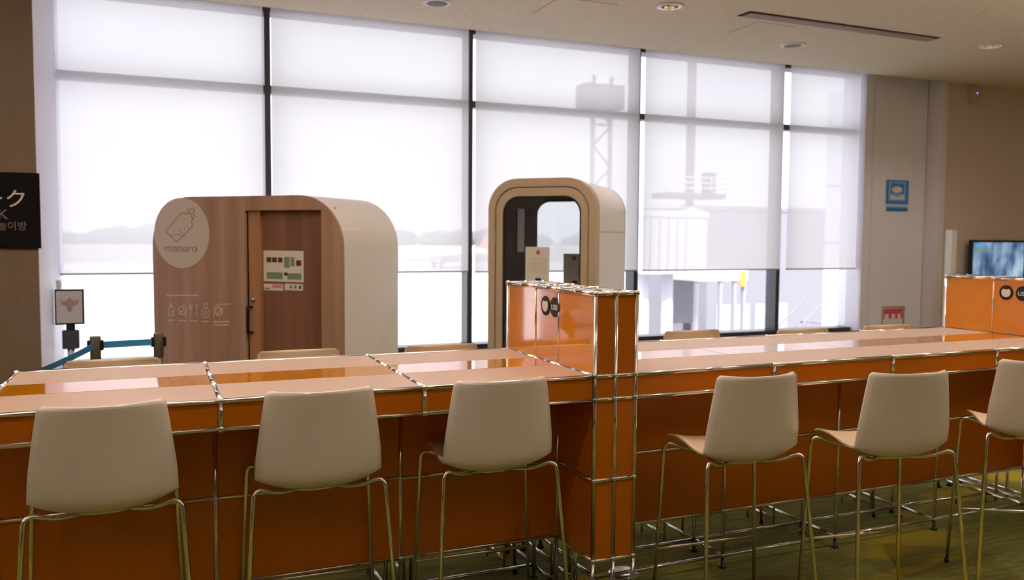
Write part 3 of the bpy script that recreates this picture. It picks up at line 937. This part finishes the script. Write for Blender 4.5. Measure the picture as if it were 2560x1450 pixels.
# ------------------------------------------------------------------ wooden nursing booth
A45 = math.radians(-45)
BW, BD, BH, BR = 1.87, 0.83, 2.0, 0.40
bt = thing('nursing_booth', 'wood fronted nursing booth with rounded corners and white sides', 'booth', (0.013, 7.71, 0), A45)
BASE = Vector((0.013, 7.71, 0))
def booth_uv(px, py, org=(0.013, 7.71), dy=0.0):
    """where a photographed point falls on the 45 degree front plane: (u along the front, z)"""
    d = r2 * ((px - 1280) / FPX) + u2 * (-(py - 725) / FPX) + fw
    n = Vector((math.sin(PI / 4), math.cos(PI / 4), 0))
    k = (n.x * org[0] + n.y * org[1] + dy) / (n.x * d.x + n.y * d.y)
    p = d * k
    return ((p.x - org[0]) * math.cos(PI / 4) - (p.y - org[1]) * math.sin(PI / 4), p.z + CAM_Z)
out = rrect(0, BW, 0.0, BH, BR, 14)
obj('shell', G().ring(out, rrect(0.03, BW - 0.03, 0.0, BH - 0.03, BR - 0.03, 14), 0.012, BD), M['booth_white'], bt)
obj('back_wall', G().prism(rrect(0.03, BW - 0.03, 0, BH - 0.03, BR - 0.03, 14), BD - 0.02, BD), M['booth_white'], bt)
uj, zt = booth_uv(614, 526)
ud, _ = booth_uv(646, 700)
ur, _ = booth_uv(806, 700)
print('booth uv', uj, zt, ud, ur)
left = [p for p in rrect(0, 2 * uj, 0, BH, BR, 14)]
half = [(0, 0), (uj, 0), (uj, BH)] + [(x_, z_) for x_, z_ in rrect(0, BW, 0, BH, BR, 14) if x_ <= BR + 1e-4 and z_ > 1e-3]
obj('front_panel', G().prism(half, -0.012, 0.012), M['wood'], bt)
rgt = [(ur, 0), (BW, 0)] + [(x_, z_) for x_, z_ in rrect(0, BW, 0, BH, BR, 14) if x_ >= BW - BR - 1e-4 and z_ > 1e-3] + [(uj + 0.003, BH), (uj + 0.003, zt), (ur, zt)]
obj('door_surround', G().prism(rgt, -0.012, 0.012), M['wood'], bt)
obj('edge_stile', G().box(uj, ud, 0.03, 0.05, 0, zt + 0.02), M['wood_edge'], bt)
dr = obj('sliding_door', G().box(ud, ur + 0.05, 0.055, 0.085, 0, zt + 0.02), M['wood_door'], bt)
obj('door_frame_trim', G().box(ud - 0.012, ud + 0.004, 0.02, 0.055, 0, zt + 0.02), M['wood_edge'], bt)
obj('head_shadow_gap', G().box(uj, ur, 0.03, 0.12, zt + 0.0, zt + 0.04), M['wood_edge'], bt)
obj('interior_back', G().box(uj, ur + 0.06, 0.09, 0.10, 0, zt + 0.02), M['black'], bt)
h0, h1 = booth_uv(624, 768), booth_uv(624, 832)
obj('door_handle', G().tube(bend([(h0[0], 0.03, h0[1]), (h0[0], -0.03, h0[1]), (h0[0], -0.03, h1[1]), (h0[0], 0.03, h1[1])], 0.015), 0.011, 10), M['black'], bt)
k0 = booth_uv(627, 750)
obj('door_lock', G().lathe([(0, 0.02), (0.015, 0.02), (0.02, 0.012), (0.02, 0)], n=20), M['steel'], bt, loc=(k0[0], 0.03, k0[1]), rot=(PI / 2, 0, 0))
# round emblem with a bottle and its name
lc = booth_uv(457, 583)
LRAD = 0.29
lg = obj('emblem', disc(lc, LRAD, -0.016, -0.012, 64), M['logo_disc'], bt)
def stroke(g, pts, wd=0.006, y=-0.0175, close=False):
    P = [Vector((a, b)) for a, b in pts]
    if close: P.append(P[0])
    for a, b in zip(P, P[1:]):
        d = (b - a)
        if d.length < 1e-6: continue
        nn = Vector((-d.y, d.x)).normalized() * wd / 2
        e = d.normalized() * wd / 2
        a2, b2 = a - e, b + e
        g.add([(a2.x + nn.x, y, a2.y + nn.y), (b2.x + nn.x, y, b2.y + nn.y), (b2.x - nn.x, y, b2.y - nn.y), (a2.x - nn.x, y, a2.y - nn.y)], [(0, 1, 2, 3)])
def uvs(L): return [booth_uv(*p) for p in L]
g = G()
stroke(g, uvs([(445, 605), (418, 578), (452, 538), (464, 531), (470, 537), (476, 531), (480, 537), (486, 548), (483, 553), (485, 566), (462, 590), (445, 605)]))
stroke(g, uvs([(430, 590), (446, 586), (462, 589)]), 0.004)
for a, b in (((455, 572), (458, 583)), ((464, 567), (467, 577)), ((472, 561), (475, 570))): stroke(g, uvs([a, b]), 0.004)
stroke(g, uvs([(474, 533), (472, 524), (484, 522), (490, 526), (486, 533), (491, 540), (486, 548)]), 0.005)
stroke(g, uvs([(478, 527), (484, 536)]), 0.004)
obj('bottle_outline', g, M['logo_ink'], lg)
nl = booth_uv(456, 630)
put('lettering', text_mesh('lettering', 'mamaro', 0.104, M['logo_ink'], 0.0006, offset=-0.0022), lg, (nl[0], -0.0175, nl[1]), (PI / 2, 0, 0))
# row of line symbols
g = G()
def icon(cx, cy, P, close=False, sc=1.0):
    stroke(g, [booth_uv(cx + a * sc, cy + b * sc) for a, b in P], 0.006, -0.014, close)
cir = lambda cx, cy, r_: [(cx + r_ * math.cos(2 * PI * k / 16), cy + r_ * 1.15 * math.sin(2 * PI * k / 16)) for k in range(17)]
icon(431, 776, [(-4, -10), (-6, -4), (-6, 12), (6, 12), (6, -4), (3, -10), (-4, -10)])
icon(431, 776, [(-2, -10), (0, -18), (2, -10)]); icon(431, 776, [(0, 2), (5, 2)])
icon(460, 776, cir(-4, -4, 6)); icon(460, 776, [(-4, 3), (-10, 8), (3, 10), (8, 2), (8, 14)]); icon(460, 776, [(2, -14), (8, -6), (8, 2)])
icon(488, 776, [(-8, -14), (-8, 14)]); icon(488, 776, [(-11, -14), (-11, -5), (-5, -5), (-5, -14)]); icon(488, 776, [(7, 14), (7, -8), (4, -14), (10, -14), (7, -8)])
icon(517, 776, cir(0, 6, 10)); icon(517, 776, cir(0, -12, 5)); icon(517, 776, cir(0, 6, 4))
icon(552, 776, [(-14, 14), (-15, -2), (-9, -12), (2, -16), (26, -16)]); icon(552, 776, cir(-2, 2, 9)); icon(552, 776, [(-6, 8), (4, -4), (4, 6)])
obj('line_symbols', g, M['white_ink'], bt)
g = G()
for a, b, y in ((420, 500, 738), (424, 440, 800), (450, 470, 801), (479, 497, 802), (508, 526, 803), (536, 578, 804), (540, 576, 812)):
    n = max(2, int((b - a) / 7))
    for k in range(n):
        stroke(g, uvs([(a + (b - a) * (k + 0.1) / n, y), (a + (b - a) * (k + 0.75) / n, y)]), 0.008, -0.014)
obj('caption_marks', g, M['white_ink'], bt)['kind'] = 'stuff'

# notices on the sliding door
def sheet(parent, px0, py0, px1, py1, m, name='notice_sheet', y=0.053, org=(0.013, 7.71), th=0.0015, dy=0.05):
    a, b = booth_uv(px0, py0, org, dy), booth_uv(px1, py1, org, dy)
    return obj(name, G().box(a[0], b[0], y - th, y, b[1], a[1]), m, parent)
def notice(label, px, blocks, cat='notice'):
    a, b = booth_uv(px[0], px[1], dy=0.05), booth_uv(px[2], px[3], dy=0.05)
    cu, cz = (a[0] + b[0]) / 2, b[1]
    loc = BASE + Vector((cu * math.cos(PI / 4) + 0.0535 * math.sin(PI / 4), -cu * math.sin(PI / 4) + 0.0535 * math.cos(PI / 4), cz))
    t = thing('notice', label, cat, loc, A45)
    W2, HH = (b[0] - a[0]) / 2, a[1] - b[1]
    obj('sheet', G().box(-W2, W2, -0.0015, 0, 0, HH), M['paper'], t)
    for (x0_, y0_, x1_, y1_, m) in blocks:
        fx = lambda q: -W2 + 2 * W2 * q
        obj('print_block', G().box(fx(x0_), fx(x1_), -0.0025, -0.0015, HH * (1 - y1_), HH * (1 - y0_)), m, t)
    return t
blk = [(0.08, 0.22, 0.20, 0.38, M['maroon']), (0.22, 0.22, 0.34, 0.38, M['maroon']), (0.37, 0.22, 0.48, 0.38, M['maroon']), (0.52, 0.2, 0.66, 0.55, M['green']), (0.68, 0.2, 0.78, 0.5, M['green']),
       (0.82, 0.3, 0.94, 0.48, M['maroon']), (0.08, 0.70, 0.48, 0.92, M['green']), (0.52, 0.70, 0.60, 0.80, M['black']), (0.60, 0.72, 0.94, 0.92, M['green'])]
notice('large notice with small pictures on the sliding booth door', (658, 626, 759, 706), blk)
notice('small pink and white notice below the large one on the booth door', (659, 709, 707, 727), [(0.45, 0.1, 0.95, 0.6, M['pink']), (0.05, 0.6, 0.3, 0.85, M['green'])])
notice('small white notice with dark figures below the large one on the booth door', (711, 709, 757, 727), [(0.3, 0.3, 0.4, 0.7, M['logo_ink']), (0.55, 0.2, 0.65, 0.7, M['logo_ink']), (0.8, 0.2, 0.9, 0.75, M['black'])])

# ------------------------------------------------------------------ glass phone booth
PORG = (2.752, 6.975)
PW, PD, PH, PR = 0.99, 1.02, 2.20, 0.27
pb = thing('phone_booth', 'beige framed glass phone booth with rounded top', 'booth', (PORG[0], PORG[1], 0), A45)
PBASE = Vector((PORG[0], PORG[1], 0))
n = 12
o1 = rrect(0, PW, 0.0, PH, PR, n)
i1 = rrect(0.065, PW - 0.065, 0.05, PH - 0.075, PR - 0.06, n)
obj('outer_frame', G().ring(o1, i1, -0.02, 0.10), M['beige'], pb, bevel=0.006)
o2 = rrect(0.072, PW - 0.072, 0.056, PH - 0.082, PR - 0.066, n)
i2 = rrect(0.135, PW - 0.135, 0.13, PH - 0.155, PR - 0.12, n)
door = obj('door_frame', G().ring(o2, i2, -0.012, 0.03), M['beige'], pb, bevel=0.004)
obj('door_pane', G().prism(i2, 0.005, 0.012), M['glass'], door)
obj('door_hinge', G().box(0.062, 0.075, -0.028, -0.012, 1.62, 1.74), M['steel'], door, bevel=0.002)
obj('door_gasket', G().ring(i2, rrect(0.150, PW - 0.150, 0.145, PH - 0.170, PR - 0.13, n), -0.002, 0.004), M['navy'], door)
# shell: outer skin and felt lining
sk = rrect(0.012, PW - 0.012, 0.0, PH - 0.012, PR, n)
sk2 = rrect(0.03, PW - 0.03, 0.03, PH - 0.03, PR - 0.018, n)
obj('outer_skin', G().ring(sk, sk2, 0.10, PD), M['booth_white'], pb)
sk3 = rrect(0.09, PW - 0.09, 0.09, PH - 0.10, PR - 0.07, n)
obj('felt_lining', G().ring(sk2, sk3, 0.08, PD - 0.02), M['navy'], pb)
o3 = rrect(0.012, PW - 0.012, 0.0, PH - 0.012, PR, n)
ub0 = booth_uv(1342, 600, PORG, PD)[0]
print('back pane u', ub0)
i3 = rrect(ub0, PW - 0.135, 0.13, PH - 0.16, 0.14, n)
obj('back_frame', G().ring(o3, i3, PD - 0.03, PD), M['navy'], pb)
obj('back_pane', G().prism(i3, PD - 0.018, PD - 0.010), M['glass'], pb)
obj('side_seam', G().box(PW - 0.013, PW - 0.010, 0.10, PD, 1.74, 1.748), M['beige'], pb)
obj('desk_shelf', G().box(0.10, PW - 0.10, PD - 0.36, PD - 0.04, 0.98, 1.01), M['wood_edge'], pb, bevel=0.004)
obj('side_light', G().tube([(ub0 - 0.10, PD - 0.03, 1.80), (ub0 - 0.04, PD - 0.09, 1.80)], 0.012, 12), M['reflector'], pb)
obj('lining_strip', G().box(0.092, 0.098, 0.45, 0.62, 1.55, 2.0), M['beige'], pb)

def booth_paper(name, label, px, dy, blocks):
    a, b = booth_uv(px[0], px[1], PORG, dy), booth_uv(px[2], px[3], PORG, dy)
    cu = (a[0] + b[0]) / 2
    loc = PBASE + Vector((cu * math.cos(PI / 4) + dy * math.sin(PI / 4), -cu * math.sin(PI / 4) + dy * math.cos(PI / 4), b[1]))
    t = thing(name, label, 'notice', loc, A45)
    W2, HH = (b[0] - a[0]) / 2, a[1] - b[1]
    obj('sheet', G().box(-W2, W2, -0.002, 0, 0, HH), M['paper'], t)
    for (x0_, y0_, x1_, y1_, m) in blocks:
        obj('print_block', G().box(-W2 + 2 * W2 * x0_, -W2 + 2 * W2 * x1_, -0.003, -0.002, HH * (1 - y1_), HH * (1 - y0_)), m, t)
lines = [(0.15, 0.30 + 0.07 * k, 0.88, 0.325 + 0.07 * k, M['logo_disc']) for k in range(6)]
booth_paper('notice', 'tall cream notice stuck on the glass booth door', (1314, 617, 1373, 712), 0.003, [(0.46, 0.09, 0.60, 0.20, M['red'])] + lines + [(0.42, 0.83, 0.66, 0.92, M['black'])])
booth_paper('notice', 'tall notice stuck on the rear pane inside the glass booth', (1409, 634, 1462, 716), PD - 0.02, [(0.4, 0.08, 0.6, 0.2, M['red'])] + lines + [(0.42, 0.83, 0.66, 0.92, M['black'])])

# ------------------------------------------------------------------ left: sign, switch box, kiosk, belt barrier
def plane_pt(px, py, axis, val):
    d = r2 * ((px - 1280) / FPX) + u2 * (-(py - 725) / FPX) + fw
    k = val / d[axis]
    return Vector((0, 0, CAM_Z)) + d * k
a = plane_pt(98, 433, 1, 7.13); b = plane_pt(98, 621, 1, 7.13)
sg = thing('wall_sign', 'black wall sign with pale lettering on the taupe pier', 'sign', (a.x - 0.45, 7.149, b.z))
obj('board', G().box(-0.45, 0.45, -0.022, 0, 0, a.z - b.z), M['sign_black'], sg, bevel=0.003)
def sign_text(s, px, py, hpx, m, dx=0):
    p = plane_pt(px, py, 1, 7.12)
    o_ = put('lettering', text_mesh('lettering', s, hpx / FPX * 7.4, m, 0.001, 'RIGHT'), sg, (p.x - sg.location.x, -0.0235, p.z - sg.location.z), (PI / 2, 0, 0))
sign_text('ーク', 69, 516, 42, M['sign_white'])
sign_text('K', 21, 548, 30, M['sign_grey'])
sign_text('놀이방', 68, 574, 20, M['sign_grey'])

p = plane_pt(143, 714, 0, -0.776)
t = thing('switch_box', 'small grey switch box on the pale side of the pier near the window', 'switch', (-0.776, p.y, p.z - 0.04))
obj('housing', G().box(0, 0.03, -0.045, 0.045, 0, 0.09), M['white'], t, bevel=0.006)
obj('rocker', G().box(0.03, 0.036, -0.025, 0.025, 0.02, 0.07), M['steel'], t, bevel=0.003)

ky = 8.05
p = plane_pt(175, 770, 1, ky)
t = thing('kiosk_screen', 'tablet style display on a chrome pole behind the pier', 'display', (p.x, ky, 0))
z0, z1 = plane_pt(175, 811, 1, ky).z, plane_pt(175, 723, 1, ky).z
xr = plane_pt(211, 770, 1, ky).x - p.x
xl = -0.766 - p.x
obj('casing', G().box(xl, xr, -0.02, 0.03, z0, z1), M['black'], t, bevel=0.006)
sc_ = obj('screen', G().box(xl + 0.012, xr - 0.014, -0.022, -0.019, z0 + 0.014, z1 - 0.014), M['kiosk_screen'], t)
zc = (z0 + z1) / 2
obj('screen_emblem', G().prism([(-0.075, zc + 0.075), (-0.05, zc + 0.05), (-0.02, zc + 0.055), (0.0, zc + 0.085), (0.02, zc + 0.055), (0.05, zc + 0.05), (0.075, zc + 0.075), (0.06, zc + 0.02), (0.025, zc + 0.01), (0.012, zc - 0.04), (-0.012, zc - 0.04), (-0.025, zc + 0.01), (-0.06, zc + 0.02)], -0.024, -0.022), mat('emblem_mauve', srgb(190, 150, 150), 0.5), sc_)
obj('neck', G().box(-0.035, 0.035, 0.0, 0.05, z0 - 0.09, z0 + 0.02), M['black'], t, bevel=0.008)
obj('clamp', G().box(-0.065, 0.065, -0.02, 0.06, z0 - 0.21, z0 - 0.05), M['dark_grey'], t, bevel=0.012)
obj('pole', G().tube([(0, 0.02, 0.02), (0, 0.02, z0 - 0.06)], 0.032, 16), M['chrome'], t)
obj('base', G().box(-0.05, 0.24, -0.13, 0.17, 0, 0.022), M['steel'], t, bevel=0.006)

def post(px, py, y, label):
    p = plane_pt(px, py, 1, y)
    t = thing('barrier_post', label, 'barrier', (p.x, y, 0), 0, 'belt barrier posts')
    zt_ = p.z
    obj('pole', G().tube([(0, 0, 0.02), (0, 0, zt_ - 0.12)], 0.028, 16), M['post_grey'], t)
    obj('head', G().lathe([(0.0, 0), (0.033, 0), (0.035, -0.006), (0.035, -0.17), (0.028, -0.175)], (0, 0, zt_), 20), M['post_grey'], t)
    for sx in (-1, 1):
        obj('belt_guide', G().box(sx * 0.03, sx * 0.052, -0.02, 0.02, zt_ - 0.098, zt_ - 0.026), M['black'], t, bevel=0.006)
    obj('base', G().lathe([(0, 0.035), (0.10, 0.03), (0.16, 0.015), (0.165, 0), (0, 0)], (0, 0, 0), 32), M['black'], t)
    return t, Vector((p.x, y, zt_ - 0.062))
t1, q1 = post(238, 841, 6.45, 'belt barrier post in front of the display pole')
t2, q2 = post(396, 833, 6.62, 'belt barrier post touching the corner of the wooden booth')
p3 = plane_pt(-40, 905, 1, 4.75)
t3 = thing('barrier_post', 'belt barrier post outside the picture by the open counter end', 'barrier', (p3.x, 4.75, 0), 0, 'belt barrier posts')
obj('pole', G().tube([(0, 0, 0.02), (0, 0, q1.z - 0.06)], 0.028, 16), M['post_grey'], t3)
obj('head', G().lathe([(0.0, 0), (0.033, 0), (0.036, -0.008), (0.036, -0.15), (0.028, -0.16)], (0, 0, q1.z + 0.062), 20), M['black'], t3)
obj('base', G().lathe([(0, 0.035), (0.10, 0.03), (0.16, 0.015), (0.165, 0), (0, 0)], (0, 0, 0), 32), M['black'], t3)
q3 = Vector((p3.x, 4.75, q1.z))
def belt(a, b, label, w_=0.048, sag=0.0, twist=0.0):
    g = G()
    N_ = 16
    d = (b - a); side = Vector((-d.y, d.x, 0)).normalized()
    A, B = [], []
    for k in range(N_ + 1):
        f = k / N_
        c = a.lerp(b, f) + Vector((0, 0, -sag * 4 * f * (1 - f)))
        ang = twist * f
        v = Vector((0, 0, 1)) * math.cos(ang) + side * math.sin(ang)
        A.append(c + v * w_ / 2); B.append(c - v * w_ / 2)
    off = side * 0.0008
    for s_ in (1, -1):
        vs = [p + off * s_ for p in A] + [p + off * s_ for p in B]
        g.add(vs, [(k, k + 1, N_ + 2 + k, N_ + 1 + k) for k in range(N_)], True)
    o_ = obj('barrier_belt', g, M['blue_belt'])
    return tag(o_, label, 'belt')
dv = (q2 - q1).normalized()
belt(q1 + dv * 0.05, q2 - dv * 0.05, 'bright blue belt stretched level between the two barrier posts')
dv = (q3 - q1).normalized()
belt(q1 + dv * 0.05, q3 - dv * 0.03, 'bright blue belt slanting past the pier towards the open counter end', sag=0.02, twist=0.9)

# ------------------------------------------------------------------ right: posters, access point, television, white post
def poster(label, px, blocks, name='poster'):
    a, b = plane_pt(px[0], px[1], 1, 8.597), plane_pt(px[2], px[3], 1, 8.597)
    t = thing(name, label, 'poster', ((a.x + b.x) / 2, 8.5995, b.z))
    W2, HH = (b.x - a.x) / 2, a.z - b.z
    for k, (x0_, y0_, x1_, y1_, m, nm) in enumerate(blocks):
        y = -0.0015 - 0.001 * k
        obj(nm, G().box(-W2 + 2 * W2 * x0_, -W2 + 2 * W2 * x1_, y, 0 if k == 0 else y + 0.001, HH * (1 - y1_), HH * (1 - y0_)), m, t)
    return t, W2, HH
t, W2, HH = poster('blue poster with a pale rounded emblem on the white panelled wall', (2216, 449, 2270, 531), [
    (0, 0, 1, 0.76, M['blue'], 'sheet'), (0.03, 0.86, 0.99, 0.98, M['teal'], 'caption_strip'), (0.03, 0.80, 0.99, 0.86, M['poster_mid'], 'caption_strip'), (0.12, 0.05, 0.86, 0.64, M['poster_mid'], 'inner_field'), (0.2, 0.1, 0.78, 0.42, M['blue'], 'inner_field')])
obj('emblem', G().prism([(W2 * 0.45 * math.cos(2 * PI * k / 20) - 0.01, HH * 0.70 + HH * 0.10 * math.sin(2 * PI * k / 20)) for k in range(20)], -0.0080, -0.0065), M['paper'], t)
obj('emblem_base', G().prism([(-W2 * 0.62, HH * 0.40), (W2 * 0.6, HH * 0.40), (W2 * 0.6, HH * 0.54), (0.02, HH * 0.47), (-0.03, HH * 0.47), (-W2 * 0.62, HH * 0.54)], -0.0080, -0.0065), M['paper'], t)
t, W2, HH = poster('red and white poster low on the white panelled wall, above a stool back', (2205, 767, 2259, 850), [
    (0, 0, 1, 1, M['grille'], 'sheet'), (0.04, 0.04, 0.92, 0.98, M['paper'], 'sheet_face'), (0.06, 0.06, 0.90, 0.22, M['red'], 'red_field'),
    (0.06, 0.22, 0.13, 0.36, M['red'], 'red_field'), (0.30, 0.22, 0.42, 0.36, M['red'], 'red_field'), (0.58, 0.22, 0.68, 0.36, M['red'], 'red_field'), (0.82, 0.22, 0.90, 0.36, M['red'], 'red_field'), (0.3, 0.62, 0.36, 0.8, M['pink'], 'red_field'), (0.6, 0.62, 0.66, 0.8, M['pink'], 'red_field')])

p = plane_pt(2437, 237, 1, 8.37)
t = thing('access_point', 'white rounded wireless access point with a blue light on the taupe wall', 'access point', (p.x, 8.38, p.z))
obj('housing', G().prism(rrect(-0.105, 0.105, -0.115, 0.115, 0.05, 8, True), -0.04, 0.0), M['brown_wall'] if False else mat('access_point_shell', srgb(200, 176, 156), 0.4), t, bevel=0.012)
obj('status_light', G().box(0.005, 0.022, -0.043, -0.039, 0.012, 0.026), M['led'], t)

ty = 8.25
a, b = plane_pt(2430, 600, 1, ty), plane_pt(2560, 600, 1, ty)
t = thing('television', 'black framed television showing a bluish picture behind the end partition', 'television', (a.x + 0.55, ty, a.z - 0.62))
obj('bezel', G().box(-0.55, 0.55, 0, 0.05, 0, 0.62), M['black'], t, bevel=0.006)
obj('picture', G().box(-0.515, 0.515, -0.003, 0.0, 0.035, 0.588), M['screen'], t)
obj('caption', G().box(-0.48, -0.41, -0.005, -0.003, 0.53, 0.57), M['screen_blue'], t)
obj('caption', G().box(-0.38, -0.28, -0.005, -0.003, 0.53, 0.57), M['screen_blue'], t)
obj('caption', G().box(-0.46, -0.28, -0.005, -0.003, 0.475, 0.515), M['screen_green'], t)
obj('wall_bracket', G().box(-0.2, 0.2, 0.05, 0.13, 0.1, 0.5), M['dark_grey'], t)
p = plane_pt(2379, 575, 1, 7.9)
t = thing('white_post', 'square white post standing behind the end partition, beside the television', 'post', (p.x, 7.9, 0))
obj('shaft', G().box(-0.048, 0.048, -0.048, 0.048, 0.02, p.z), M['white'], t, bevel=0.004)
obj('base', G().box(-0.14, 0.14, -0.14, 0.14, 0, 0.02), M['white'], t, bevel=0.004)
